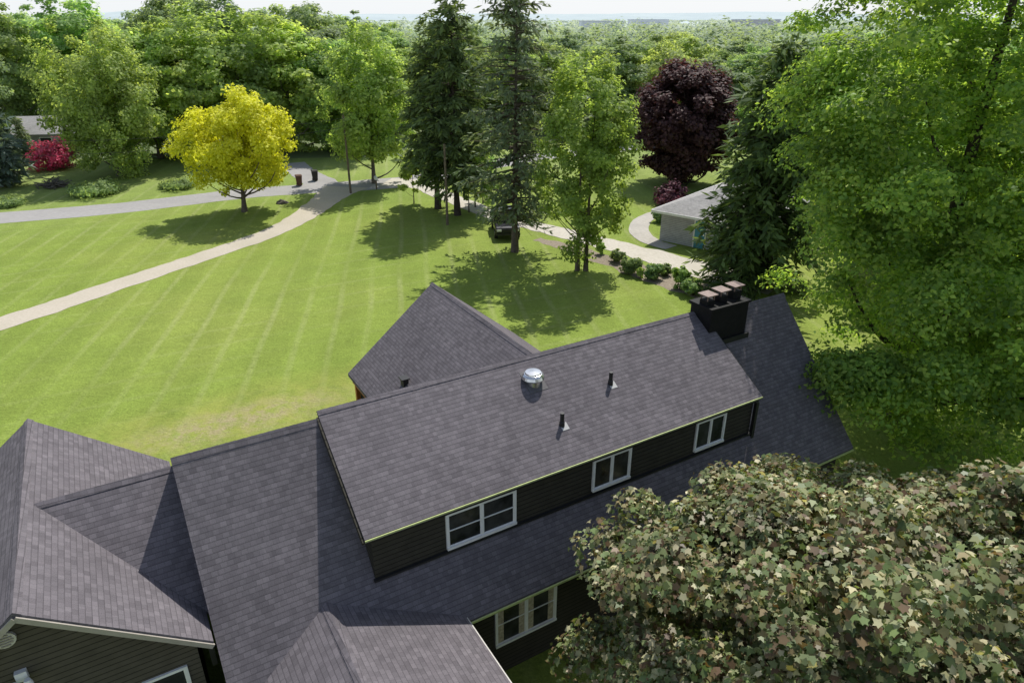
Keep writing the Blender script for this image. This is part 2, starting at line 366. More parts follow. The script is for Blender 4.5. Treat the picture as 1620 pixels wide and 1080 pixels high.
def conifer(seed,Ht,Rx,z0,mat,bark,step=.42,nbr=6,dens=11,sz=.6,tr=.22,droop=.28,power=.8,gap=0.0,dead=False):
    rng=np.random.default_rng(seed); P=[];N=[];T=[];Sz=[];L=[]
    t=np.linspace(0,1,10); L.append(tube(np.stack([np.sin(t*3+seed)*.08,np.cos(t*2+seed)*.08,t*Ht*.98-.1],1),tr*(1-.93*t)*(1+.4*np.exp(-t*20)),8))
    z=z0
    while z<Ht-.15:
        f=1-(z-z0)/(Ht-z0); Rl=Rx*(f**power)*min(1,.55+ (1-f)*3.0)+.12
        for q in range(max(3,int(nbr*(.5+.5*f+.3*rng.random())))):
            if rng.random()<gap: continue
            a=rng.random()*6.283; Lb=Rl*(.45+.68*rng.random()); zz=z+rng.normal()*.22
            dr=np.array([math.cos(a),math.sin(a),0.]); sd=np.array([-dr[1],dr[0],0.])
            nn=max(4,int(dens*Lb/Rx*1.3)+3); s=np.sort(.12+.88*rng.random(nn)**.8)
            up=.32*(1-f)-.02+rng.normal()*.07
            cz=zz+up*Lb*s-droop*Lb*s**2+.10*droop*Lb*s**6
            base=np.stack([dr[0]*s*Lb,dr[1]*s*Lb,cz],1)
            if f>.12: L.append(tube(np.array([[0,0,zz],[dr[0]*Lb*.5,dr[1]*Lb*.5,zz+up*Lb*.5-droop*Lb*.25],[dr[0]*Lb*.95,dr[1]*Lb*.95,zz+(up-droop)*Lb*.95]]),[.035+.012*Lb,.03,.012],4))
            for sg in (-1,1):
                P.append(base+rng.normal(size=(nn,3))*.12)
                T.append(dr*(.7+.3*rng.random((nn,1)))+sd*sg*(.25+.7*rng.random((nn,1)))+np.array([0,0,-1.])*(.0+.5*rng.random((nn,1))))
                N.append(np.array([0,0,.8])+dr*.3+rng.normal(size=(nn,3))*.6); Sz.append(sz*(.55+.7*rng.random(nn))*(.7+.5*min(1,Lb/2)))
        z+=step*(.7+.6*rng.random())*(.55+.45*f)
    P=np.concatenate(P);N=np.concatenate(N);T=np.concatenate(T);Sz=np.concatenate(Sz)
    if dead:
        for q in range(34):
            a=rng.random()*6.28; z=1.5+rng.random()*(z0); Lb=.6+rng.random()*1.3
            L.append(tube(np.array([[0,0,z],[math.cos(a)*Lb*.5,math.sin(a)*Lb*.5,z-.02],[math.cos(a)*Lb,math.sin(a)*Lb,z-.25*Lb]]),[.025,.018,.008],4))
    return tubes_mesh('trunk',L,bark),leaf_mesh('crown',P,N,Sz,SPRAY,mat,rng,T)

def plant(name,label,cat,loc,meshes,sxy=1,sz=1,rz=0,group=None,parts=('trunk','crown')):
    o=empty(name,loc,rz,label,cat,group); o.scale=(sxy,sxy,sz)
    for nm,me in zip(parts,meshes): link(nm,me,o)
    return o

def catmull(pts,n=10):
    out=[]; P=[pts[0]]+list(pts)+[pts[-1]]
    for i in range(1,len(P)-2):
        p0,p1,p2,p3=(np.array(P[i+j-1]) for j in range(4))
        for k in range(n):
            t=k/n; out.append(.5*((2*p1)+(-p0+p2)*t+(2*p0-5*p1+4*p2-p3)*t*t+(-p0+3*p1-3*p2+p3)*t**3))
    out.append(np.array(pts[-1])); return np.array(out)
def ribbon(name,pts,widths,z,mat,seed=1,jit=.12,n=14,label=None,cat=None):
    rng=np.random.default_rng(seed); c=catmull([np.array([*p,wd]) for p,wd in zip(pts,widths)],n)
    d=np.gradient(c[:,:2],axis=0); d=nrm(d); nn=np.stack([-d[:,1],d[:,0]],1); m=len(c)
    j1=np.convolve(rng.normal(size=m+2),[.3,.5,.3],'valid')*jit; j2=np.convolve(rng.normal(size=m+2),[.3,.5,.3],'valid')*jit
    A=c[:,:2]+nn*(c[:,2]/2+j1)[:,None]; B=c[:,:2]-nn*(c[:,2]/2+j2)[:,None]
    V=np.zeros((2*m,3)); V[0::2,:2]=A; V[1::2,:2]=B; V[:,2]=z
    i=np.arange(m-1)*2; Fq=np.stack([i,i+1,i+3,i+2],1)
    o=link(name,np_mesh(name,V,4,mat,False,Fq)); return tag(o,label,cat,kind='structure')

# ================================================================= SETTING
b=MB(); b.add([(-12000,-400,0),(12000,-400,0),(12000,14000,0),(-12000,14000,0)],[(0,1,2,3)]); tag(b.build('ground',M['ground']),kind='structure')
b=MB(); b.add([(-95,-25,.006),(75,-25,.006),(62,40,.006),(52,92,.006),(12,98,.006),(-14,86,.006),(-30,84,.006),(-62,84,.006),(-95,84,.006)],[tuple(range(9))]); tag(b.build('lawn',M['lawn']),kind='structure')
ribbon('road',[G(-160,356),G(0,345),G(200,328),G(380,307),G(500,298),G(600,291),G(660,284),G(740,268),G(840,250),G(940,239),G(1060,228)],[4.2]*5+[5,4.2,4,4,4,4],.014,M['asphalt'],2,.06)
ribbon('driveway',[G(-250,590),G(-120,548),G(0,512),G(120,473),G(230,436),G(330,403),G(420,372),G(475,345),G(508,322),G(530,306),G(548,296)],[2.0]*6+[2.1,2.3,2.7,3.4,4.6],.020,M['gravel'],3,.08)
ribbon('neighbour_driveway',[G(610,288),G(655,291),G(710,312),G(790,343),G(880,366),G(960,386),G(1040,407),G(1130,432),G(1230,455)],[4,2.8,2.2,2.2,2.2,2.4,2.8,3.2,3.2],.026,M['gravel_pale'],4)
ribbon('side_lane',[G(520,298),G(498,284),G(478,272),G(462,258)],[4,3.2,3,3],.017,M['asphalt'],5)
ribbon('path',[G(1062,392),G(1030,382),G(1012,368),G(1014,352),G(1030,341),G(1048,336)],[1.4,1.5,1.6,1.5,1.3,1.2],.030,M['concrete'],6,.02)
ribbon('planting_bed',[G(850,378),G(920,398),G(1000,424),G(1070,448),G(1130,470),G(1200,500)],[.8,1.8,2.4,2.6,2.4,2.0],.012,M['mulch'],7,.2)
# distant hills
rng=np.random.default_rng(5); xs=np.linspace(-9000,9000,160)
hz=26+40*np.exp(-((xs+2700)/700)**2)+34*np.exp(-((xs-1900)/900)**2)+26*np.exp(-((xs+300)/1500)**2)+np.convolve(rng.normal(size=164),np.ones(5)/5,'valid')*8
V=np.zeros((480,3)); V[0::3]=np.stack([xs,np.full(160,5200.),np.zeros(160)],1); V[1::3]=np.stack([xs,np.full(160,5800.),hz],1); V[2::3]=np.stack([xs,np.full(160,7200.),np.zeros(160)],1)
i=np.arange(159)*3; Fq=np.concatenate([np.stack([i,i+3,i+4,i+1],1),np.stack([i+1,i+4,i+5,i+2],1)])
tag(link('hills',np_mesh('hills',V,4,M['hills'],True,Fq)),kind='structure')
# far woodland as one mass
rng=np.random.default_rng(9); n=2400
d=190*np.exp(rng.random(n)*math.log(4200/190)); az=(rng.random(n)*2-1)*R(45)
hh=(9.4+rng.normal(size=n)*3.0)*np.where(d>650,.8,1)+np.where((az<-.2)&(d<500),2.5,0); hh=np.clip(hh,3.5,16); rr=3.4+rng.random(n)**2*5.5+d*.005
k=np.where(d<320,230,np.where(d<600,120,44)); idx=np.repeat(np.arange(n),k); m=len(idx)
D=nrm(rng.normal(size=(m,3))); D[:,2]=np.abs(D[:,2])*1.1-.15
lb=.72+.2*np.sin(np.arctan2(D[:,1],D[:,0])*3+idx)+.2*rng.random(m)
P=np.stack([d[idx]*np.sin(az[idx]),d[idx]*np.cos(az[idx]),hh[idx]*.5],1)+D*np.stack([rr[idx],rr[idx],hh[idx]*.52],1)*lb[:,None]
sz=np.maximum(.7,rr[idx]*np.where(k[idx]>150,.15,np.where(k[idx]>80,.2,.3)))*(.6+.8*rng.random(m))
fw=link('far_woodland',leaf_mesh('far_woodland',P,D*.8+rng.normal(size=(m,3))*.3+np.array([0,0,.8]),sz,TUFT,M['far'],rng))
tag(fw,'hazy woodland canopy stretching to the horizon','woodland',kind='stuff')

# ================================================================= HOUSE
OU,OV=9.0,13.0; ca,sa=math.cos(R(30.6)),math.sin(R(30.6))
house=empty('house',(OU*ca-OV*sa,OU*sa+OV*ca,0),R(30.6),'large dark sided house with charcoal shingle roofs and black chimney in the foreground','house')
OFF=(OU,OV,0)
def hb(b,name,mat,parent=None,**k):
    o=b.build(name,M[mat],parent or house,OFF,**k); return o
SH='shingle'; VD=11.62
# walls
hb(MB().prism([(10.9,0),(10.9,2.86),(14.15,6.55),(18.5,3.05),(18.5,0)],'x',.2,18.8),'wall','siding')
hb(MB().prism([(-5.2,0),(-5.2,4.15),(-2.8,6.08),(-.35,4.12),(-.35,0)],'y',11.8,18.3),'garage_wall','siding_tan')
hb(MB().prism([(VD,3.2),(VD,5.17),(14.05,6.66),(14.05,3.2)],'x',3.35,15.12),'dormer_wall','siding')
hb(MB().prism([(7.0,0),(7.0,2.68),(10.5,5.5),(14.0,2.68),(14.0,0)],'y',16.0,23.7),'rear_wing_wall','siding')
hb(MB().prism([(.2,0),(.2,2.55),(2.2,3.6),(4.75,2.7),(4.75,0)],'y',7.0,10.95),'porch_wall','siding')
# roofs
main=hb(MB().slab([(0,10.55,2.70),(19,10.55,2.70),(19,14.15,6.80),(0,14.15,6.80)],.15).slab([(0,14.152,6.80),(19,14.152,6.80),(19,18.9,3.0),(0,18.9,3.0)],.15),'main_roof',SH)
dorm=hb(MB().slab([(3.17,11.48,5.20),(15.3,11.48,5.20),(15.3,14.28,6.92),(3.17,14.28,6.92)],.09),'dormer_roof',SH)
gar=hb(MB().slab([(-.04,11.5,4.08),(-.04,18.6,4.08),(-2.8,18.6,6.29),(-2.8,11.5,6.29)],.14).slab([(-2.802,11.5,6.29),(-2.802,18.6,6.29),(-5.5,18.6,4.13),(-5.5,11.5,4.13)],.14),'garage_roof',SH)
con=hb(MB().slab([(-2.66,14.9,6.15),(.18,12.17,3.925),(.18,14.9,6.15)],.1).slab([(-2.66,14.902,6.15),(.18,14.902,6.15),(.18,17.6,3.95)],.1),'connecting_roof',SH)
rear=hb(MB().slab([(6.72,24,2.6),(6.72,15.2,2.6),(10.5,15.2,5.66),(10.5,24,5.66)],.14).slab([(10.502,24,5.66),(10.502,15.2,5.66),(14.28,15.2,2.6),(14.28,24,2.6)],.14),'rear_wing_roof',SH)
porch=hb(MB().slab([(2.2,6.7,3.85),(5.05,6.7,2.8),(5.05,10.68,2.8),(2.2,11.6,3.85)],.13).slab([(2.198,6.7,3.85),(2.198,11.6,3.85),(-.2,10.55,2.68),(-.2,6.7,2.68)],.13),'porch_roof',SH)
def ridgecap(parent,a,b,s0,s1,wd=.11):
    # overlapping cap shingles bent over a ridge
    a,b=Vector(a),Vector(b); L=(b-a).length; d=(b-a)/L; side=Vector((-d.y,d.x,0)); mb=MB(); n=int(L/.18)
    for i in range(n):
        p=a+d*(L*i/n); q=a+d*(L*(i+1)/n+.02)
        z0=Vector((0,0,.012)); z1=Vector((0,0,.020))
        mb.add([p+z0,q+z1,q+side*wd+z1-Vector((0,0,wd*s0)),p+side*wd+z0-Vector((0,0,wd*s0)),q-side*wd+z1-Vector((0,0,wd*s1)),p-side*wd+z0-Vector((0,0,wd*s1))],[(0,1,2,3),(1,0,5,4)])
    return hb(mb,'ridge_cap',SH,parent)
ridgecap(main,(0,14.15,6.8),(3.17,14.15,6.8),.8,1.14); ridgecap(main,(15.3,14.15,6.8),(19,14.15,6.8),.8,1.14)
ridgecap(dorm,(3.17,14.28,6.925),(15.3,14.28,6.925),.9,.63); ridgecap(gar,(-2.8,11.5,6.29),(-2.8,18.6,6.29),.8,.8)
ridgecap(rear,(10.5,15.5,5.66),(10.5,24,5.66),.81,.81); ridgecap(porch,(2.2,6.7,3.85),(2.2,11.55,3.85),.49,.37); ridgecap(con,(-2.6,14.9,6.15),(.1,14.9,6.15),.81,.81)
# eaves, gutters, rake boards
hb(MB().box(3.17,15.3,11.452,11.476,5.15,5.188),'drip_edge','gutter')
hb(MB().box(3.3,15.2,11.49,VD-.01,5.06,5.10),'soffit','siding')
hb(MB().box(5.06,19,10.51,10.547,2.59,2.64),'gutter','gutter')
hb(MB().box(-.2,-.02,6.7,6.74,2.5,2.66),'gutter','black')
mb=MB(); mb.bar((-.06,11.475,3.98),(-2.8,11.475,6.18),.04,.10).bar((-2.8,11.475,6.18),(-5.5,11.475,4.02),.04,.10); hb(mb,'rake_board','trimbeige')
mb=MB(); mb.bar((3.14,11.5,5.10),(3.14,14.2,6.78),.05,.12); hb(mb,'rake_board','siding')
mb=MB(); mb.bar((15.33,11.5,5.10),(15.33,14.2,6.78),.05,.12); hb(mb,'rake_board','black')
mb=MB(); mb.bar((5.07,6.7,2.74),(5.07,10.6,2.74),.03,.07); hb(mb,'gutter','trimgrey')
hb(MB().box(15.14,15.24,11.5,11.6,3.5,5.0),'downspout','black')
hb(MB().box(-.16,-.06,11.66,11.76,3.3,4.0),'downspout','black')
hb(MB().bar((3.3,VD-.05,3.93),(15.2,VD-.05,3.93),.08,.05),'wall_flashing','black')
# windows
def window(u0,u1,z0,z1,vf,cols,fr='white',gl='glass',rail=True):
    mb=MB(); t=.062; v0,v1=vf-.05,vf+.02
    mb.box(u0,u1,v0,v1,z1-t,z1).box(u0,u1,v0-.03,v1,z0-.02,z0+t*.8).box(u0,u0+t,v0,v1,z0+t*.8,z1-t).box(u1-t,u1,v0,v1,z0+t*.8,z1-t)
    wd=(u1-u0-2*t-(cols-1)*t)/cols
    for i in range(cols-1): a=u0+t+wd*(i+1)+t*i; mb.box(a,a+t,v0,v1,z0+t*.8,z1-t)
    wo=hb(mb,'window',fr)
    for i in range(cols):
        a=u0+t+(wd+t)*i; e=a+wd; zm=(z0+z1)/2; s=MB(); q=.022; y0,y1=vf-.03,vf+.01; lo,hi=z0+t*.8,z1-t
        s.box(a,a+q,y0,y1,lo,hi).box(e-q,e,y0,y1,lo,hi).box(a+q,e-q,y0,y1,hi-q,hi).box(a+q,e-q,y0,y1,lo,lo+q)
        if rail: s.box(a+q,e-q,y0-.01,y1,zm-q/2,zm+q/2)
        hb(s,'sash',fr,wo)
        if gl=='curtain': hb(MB().box(a+q,a+q+wd*.2,vf-.022,vf-.0185,lo+q,hi-q).box(e-q-wd*.2,e-q,vf-.022,vf-.0185,lo+q,hi-q),'curtain','curtain',wo)
        g_=MB()
        if rail: g_.box(a+q,e-q,vf-.018,vf+.012,lo+q,zm-q/2).box(a+q,e-q,vf-.018,vf+.012,zm+q/2,hi-q)
        else: g_.box(a+q,e-q,vf-.018,vf+.012,lo+q,hi-q)
        hb(g_,'pane','glass',wo)
window(5.10,6.97,4.0,5.0,VD,2); window(9.27,10.52,4.05,5.0,VD,2,rail=False); window(12.85,14.0,4.05,5.0,VD,2,rail=False)
window(5.95,7.75,1.05,2.4,10.9,2,'white','curtain'); window(-1.42,-.6,2.1,3.47,11.8,1)
# gable vent and lamp on the garage wall
prof=[(-3.10+.17*math.cos(a),5.60+.16*math.sin(a)) for a in [i*2*math.pi/18 for i in range(18)]]
v=hb(MB().prism(prof,'y',11.74,11.83),'gable_vent','trimgrey')
mb=MB(); [mb.box(-3.10-.13*math.cos((i-2)*.5),-3.10+.13*math.cos((i-2)*.5),11.72,11.74,5.49+.055*i-.013,5.49+.055*i+.013) for i in range(5)]; hb(mb,'louvre','trimbeige',v)
l=hb(MB().box(-3.16,-2.98,11.70,11.83,4.64,4.84),'wall_lamp','white')
hb(MB().lathe((-3.18,11.58,4.58),[(.03,.0),(.08,.07),(.05,.18)],12).lathe((-2.98,11.58,4.58),[(.03,.0),(.08,.07),(.05,.18)],12),'lamp_head','white',l)
# chimney
ch=hb(MB().box(15.02,16.62,13.55,14.42,5.0,7.18).box(14.97,16.67,13.50,14.47,7.18,7.26),'chimney','chimney')
for i,(u,zz) in enumerate(((15.25,-.05),(15.80,.0),(16.38,.05))):
    hb(MB().box(u-.16,u+.16,13.83,14.15,7.26,7.44+zz),'flue','chimney',ch)
    mb=MB().box(u-.22,u+.22,13.77,14.21,7.60+zz,7.63+zz)
    for a in (-.15,.12):
        for c in (13.84,14.11): mb.box(u+a,u+a+.03,c,c+.03,7.443+zz,7.60+zz)
    hb(mb,'flue_cap','cap',ch)
hb(MB().box(14.94,16.70,13.44,13.50,5.95,6.16),'chimney_flashing','black')
# roof vents
def dz(v): return 5.20+(v-11.48)*.6143
u,v=8.7,13.62
rv=hb(MB().lathe((u,v,dz(v)),[(.2,-.15),(.2,.09),(.30,.08),(.315,.12),(.29,.19),(.24,.235),(.22,.24),(.21,.275),(.02,.285)],26),'roof_vent','steel')
hb(MB().slab([(u-.26,v-.29,dz(v-.29)+.012),(u+.30,v-.29,dz(v-.29)+.012),(u+.30,v+.3,dz(v+.3)+.012),(u-.26,v+.3,dz(v+.3)+.012)],.008),'flashing','flash_dark',rv)
for u,v in ((10.82,13.0),(8.82,12.4)):
    p=hb(MB().lathe((u,v,dz(v)),[(.075,-.06),(.07,.1),(.055,.12),(.055,.36)],14),'vent_pipe','black')
    hb(MB().slab([(u-.06,v-.14,dz(v-.14)+.012),(u+.15,v-.14,dz(v-.14)+.012),(u+.15,v+.04,dz(v+.04)+.012),(u-.06,v+.04,dz(v+.04)+.012)],.008),'flashing','flash',p)
u,v=7.75,20.6; z=5.66-.81*(10.5-u)
bv=hb(MB().box(u-.1,u+.1,v-.14,v+.14,z-.05,z+.22).box(u-.16,u+.14,v-.18,v+.18,z+.22,z+.26),'box_vent','black')
for vv in (23.4,21.0): hb(MB().box(6.8,6.95,vv,vv+.15,0,2.5),'porch_post','wood')
hb(MB().box(6.78,6.86,17,23.7,2.3,2.5),'porch_beam','wood')

# ================================================================= NEIGHBOUR HOUSE
x,y=G(1043,380); nh=empty('neighbour_house',(x,y,0),R(-40),'low grey neighbour house with hip roof and teal door beside the gravel drive','house')
W9=7.0
MB().box(0,W9,0,11,0,2.35).build('wall',M['siding_grey'],nh)
mb=MB(); e=.55; z=2.36; zr=4.0; YB=11
A,B,C,D_=(-e,-e,z),(W9+e,-e,z),(W9+e,YB+e,z),(-e,YB+e,z); r1,r2=(W9/2,3.5,zr),(W9/2,YB-3.5,zr)
mb.add([A,B,C,D_,r1,r2,(-e,-e,z-.15),(W9+e,-e,z-.15),(W9+e,YB+e,z-.15),(-e,YB+e,z-.15)],[(0,1,4),(1,2,5,4),(2,3,5),(3,0,4,5),(9,8,7,6),(1,0,6,7),(2,1,7,8),(3,2,8,9),(0,3,9,6)])
mb.build('roof',M['shingle_grey'],nh)
MB().box(-e-.02,W9+e,-e-.05,-e-.004,z-.17,z+.01).box(-e-.05,-e-.004,-e,YB+e,z-.17,z+.01).build('gutter',M['white'],nh)
dr=MB().box(2.8,3.6,-.05,.02,0.03,2.0).build('door',M['teal'],nh); MB().box(3.48,3.54,-.09,-.05,1.0,1.12).build('handle',M['steel'],dr)
MB().box(2.7,2.8,-.06,.02,0,2.1).box(3.6,3.7,-.06,.02,0,2.1).box(2.8,3.6,-.06,.02,2.0,2.1).build('door_frame',M['white'],nh)
wn=MB().box(5.0,6.4,-.05,.02,.9,1.0).box(5.0,6.4,-.05,.02,1.9,2.0).box(5.0,5.1,-.05,.02,1.0,1.9).box(6.3,6.4,-.05,.02,1.0,1.9).build('window',M['white'],nh); MB().box(5.1,6.3,-.02,.01,1.0,1.9).build('pane',M['glass'],wn)

# left neighbour house
x,y=G(85,240); lh=empty('far_house',(x,y,0),R(12),'small pale house with grey roof half hidden behind crimson shrub at far left','house')
MB().box(-4,4,0,6,0,2.3).build('wall',M['siding_grey'],lh)
MB().slab([(-4.4,-.5,2.2),(4.4,-.5,2.2),(4.4,3,4.0),(-4.4,3,4.0)],.12).slab([(-4.4,3.002,4.0),(4.4,3.002,4.0),(4.4,6.5,2.2),(-4.4,6.5,2.2)],.12).build('roof',M['shingle_grey'],lh)
w1=MB().box(-1.2,.2,-.05,.02,.8,1.8).build('window',M['white'],lh); MB().box(-1.1,.1,-.06,-.03,.9,1.7).build('pane',M['glass'],w1)

# far buildings
for i,(px,D,wd,dp,ht,wm,lab) in enumerate([(955,820,46,30,12.2,'farwall','long white flat roofed building far off among the trees'),(1030,1050,52,30,13.2,'farwall','second pale flat roofed building far off, right of the long white one'),(1205,800,44,25,13.6,'farbrick','brownish block building on the horizon right of the spruces')]):
    x=(px-810)/F*D*.9
    o=empty('distant_building',(x,D,0),0,lab,'building')
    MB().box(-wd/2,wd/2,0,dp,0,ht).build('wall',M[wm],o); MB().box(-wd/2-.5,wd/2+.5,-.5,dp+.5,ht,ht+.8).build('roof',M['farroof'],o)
    for q in range(int(wd/8)-1): MB().box(-wd/2+5+q*8,-wd/2+8+q*8,-.1,.05,ht-3.6,ht-2).build('window',M['farroof'],o)

# ================================================================= FEATURE TREES
def at(px,py): x,y=G(px,py); return (x,y,0)
plant('yellow_tree','bright yellow leaved round tree standing alone on the lawn beside the driveway','tree',at(387,335),broadleaf(14,9.9,4.7,1.7,M['yellow'],M['bark'],240,.8,150,.2,.2,.75,lobes=.08,rnd_n=.6,lean=(.5,0)))
plant('purple_maple','dark purple leaved round tree behind the grey neighbour house','tree',at(1075,290),broadleaf(12,11.8,5.1,.3,M['purple'],M['bark_dark'],340,.95,130,.3,.28,.75,lobes=.04,shape=1.0,up=1.0))
plant('spruce_tree','dark spruce with long bare trunk, left one of the pair mid lawn','tree',at(692,330),conifer(21,15.4,3.6,3.2,M['needle'],M['bark_dark'],.38,7,18,.58,.24,gap=.1,droop=.2,power=.6,dead=True))
plant('spruce_tree','tall dark spruce, right one of the close pair near the road','tree',at(724,340),conifer(22,16.8,3.8,2.4,M['needle'],M['bark_dark'],.37,7,18,.58,.24,gap=.1,droop=.2,power=.52,dead=True))
plant('spruce_tree','tall sparse grey green spruce with ragged branches and bare trunk at the lawn edge','tree',at(816,398),conifer(23,18.8,4.0,2.4,M['needle_grey'],M['bark'],.36,7,16,.45,.22,droop=.18,power=.4,gap=.18,dead=True))
plant('slender_tree','airy light green tree with twin trunks right of the sparse spruce','tree',at(920,428),broadleaf(31,14.4,3.1,.9,M['light'],M['bark'],180,.7,140,.18,.13,.85,ntrunk=2,lobes=.1,shape=1.0))
plant('drooping_spruce','broad dark drooping spruce between the neighbour house and the big leafy tree','tree',at(1190,452),conifer(24,14.0,4.1,.4,M['needle_dark2'],M['bark_dark'],.30,9,18,.58,.24,droop=.5,power=.45))
plant('willow_tree','pale green loose tree left of the spruces by the road','tree',at(592,290),broadleaf(32,14.0,4.3,.6,M['light'],M['bark'],170,.95,140,.27,.2,.95,lobes=.12))
plant('broadleaf_tree','large bright green tree behind the road, left of the yellow tree','tree',at(190,278),broadleaf(33,15.2,5.8,.4,M['light'],M['bark'],240,1.05,160,.25,.26,.95,lobes=.12))
plant('blue_pine','blue grey pine at the far left edge beside the road','tree',at(2,296),conifer(25,10.0,3.2,.8,M['needle_blue'],M['bark'],.46,7,11,.9,.22,droop=.15,power=.6))
OX,OY=16.3,25.0
def oak_keep(C):
    X,Y,Zz=C[:,0]+OX,C[:,1]+OY,C[:,2]
    u=X*ca+Y*sa; v=-X*sa+Y*ca; rf=6.8-1.1*np.abs(14.15-v)
    bad=(u<19.3)&(Zz<rf+.75); bad|=(u<20.1)&(Zz<3.0); bad|=(u<17.5)&(Zz<9.0)
    k=np.maximum(Zz-6,0)/1.38; us,vs=u-.773*k,v-.635*k
    bad|=(us<16.2)&(vs>9)&(vs<16)&(Zz>7)  # crown shaped here so its shadow stays off the dormer roof
    bad|=(X<(.397+.012*np.clip(13-Zz,0,6))*(.906*Y+.4226*(15.2-Zz)))&(Zz>6.3)
    return ~bad
plant('oak_tree','huge bright green leafy tree overhanging the right end of the house','tree',(OX,OY,0),broadleaf(41,25,8.1,.8,M['oak'],M['bark_dark'],540,1.15,260,.165,.38,.34,tm=DIAMOND,lobes=.12,up=.75,inner=2.0,shape=.95,nlimb=12,droop=.36,outw=.4,
  keep=oak_keep,extra=[((.2,-3.6,5.6),(5.8,4.4,5.0),150),((-5.4,-1.0,11.0),(2.8,2.8,3.8),100),((-5.0,-5.2,4.8),(1.2,1.5,.7),30)]))  # second clump group added to shade the roof past the chimney
MX,MY=7.75,9.3
plant('maple_tree','bronze and grey green leaved maple close below in the right foreground','tree',(MX,MY,0),broadleaf(42,8.75,6.8,.3,M['maple'],M['bark_dark'],450,.78,350,.126,.22,.42,tm=MAPLE,lobes=.13,up=.95,rnd_n=.7,inner=2.3,Ry=5.2,shape=1.0,outw=.4,droop=.32,
  keep=lambda C:C[:,2]<14.35-.632*(C[:,1]+MY),extra=[((-2.3,2.4,5.7),(1.6,1.4,.8),34)]))

# ================================================================= WOODLAND TREES (individuals sharing a few meshes)
VAR={'mid':[broadleaf(51,15,5.6,.4,M['mid'],M['bark'],150,1.15,150,.32),broadleaf(52,15,5.0,.6,M['mid'],M['bark'],150,1.15,150,.32,lobes=.26)],
     'light':[broadleaf(53,15,5.2,.5,M['light'],M['bark'],150,1.15,145,.32,lobes=.24),broadleaf(54,15,5.6,.4,M['light'],M['bark'],155,1.1,145,.3,flat=.85)],
     'dark':[broadleaf(55,15,5.2,.4,M['dark'],M['bark_dark'],145,1.1,150,.31),broadleaf(56,15,4.6,.5,M['dark'],M['bark_dark'],140,1.1,150,.31,lobes=.26)],
     'con':[conifer(57,15,2.8,1.0,M['needle'],M['bark_dark'],.5,6,9,.85)]}
LAB={'mid':'mid green broadleaf tree','light':'fresh light green broadleaf tree','dark':'dark green broadleaf tree','con':'dark pointed evergreen tree'}
rnd=random.Random(3)
def wood(x,y,h,kind,where,group,rw=None):
    me=rnd.choice(VAR[kind]); s=h/15
    plant('evergreen_tree' if kind=='con' else 'woodland_tree',LAB[kind]+' '+where,'tree',(x,y,0),me,(rw or (s*rnd.uniform(.9,1.15))),s,rnd.uniform(0,6.28),group+', '+LAB[kind])
W1='in the woods behind the road on the left'; g1='left woodland trees'
for px,py,h,kd,rw in [(255,250,16.2,'mid',1.2),(312,250,15.2,'light',1.1),(372,240,17.4,'light',1.5),(465,238,16.0,'light',1.35),(530,238,13.8,'mid',1.0),(562,244,12.6,'light',.8),(-60,256,16.0,'dark',1.2)]:
    x,y=G(px,py); wood(x,y,h,kd,W1,g1,rw)
for y,nn,h0 in ((112,6,16.6),(130,7,16.4),(150,8,15.8),(174,9,15.4)):
    for i in range(nn):
        f=(i+.5+rnd.uniform(-.3,.3))/nn; x=y*(-.84+.64*f)
        wood(x,y+rnd.uniform(-4,6),h0*rnd.uniform(.8,1.18),rnd.choice(['mid','light','dark','mid','light']),W1,g1,rnd.uniform(1.2,1.7))
W2='in the band of woods behind the tall spruces'; g2='woodland trees behind the spruces'
for y,nn,h0 in ((106,5,13.4),(124,5,13.2),(147,6,12.8),(174,7,12.5)):
    for i in range(nn):
        f=(i+.5+rnd.uniform(-.3,.3))/nn; x=y*(-.19+.27*f)
        wood(x,y+rnd.uniform(-5,5),h0*(1.08-.16*f)*rnd.uniform(.75,1.2),rnd.choice(['mid','dark','light','mid','light']),W2,g2,rnd.uniform(.9,1.4))
W3='in the woods behind the purple maple on the right'; g3='right woodland trees'
for y,nn,h0 in ((104,5,10.8),(122,6,11),(144,7,11.2),(172,8,11)):
    for i in range(nn):
        f=(i+.5+rnd.uniform(-.3,.3))/nn; x=y*(.085+.42*f)
        wood(x,y+rnd.uniform(-5,5),h0*rnd.uniform(.75,1.3),rnd.choice(['mid','light','mid','dark','light']),W3,g3,rnd.uniform(.9,1.45))
W4='behind the huge leafy tree at the right edge'; g4='trees behind the huge leafy tree'
for x,y,h,kd in ((27,44,14,'mid'),(34,56,14,'dark'),(25,66,12,'mid'),(42,66,15,'mid'),(33,80,13,'dark'),(47,88,14,'light'),(25,37,13,'mid'),(55,78,14,'mid'),(29,31,13,'light')):
    wood(x,y,h,kd,W4,g4)
# saplings under the spruces
sap=broadleaf(61,6,1.6,1.0,M['mid'],M['bark'],38,.6,60,.26,.06)
for i,(px,py,h) in enumerate([(742,336,5.2),(752,328,6.2),(764,322,5.4),(655,322,5),(772,340,4.2)]):
    plant('sapling','thin young tree with bare stem between the spruces','tree',at(px,py),sap,h/6*.95,h/6,i*1.3,'saplings under the spruces')

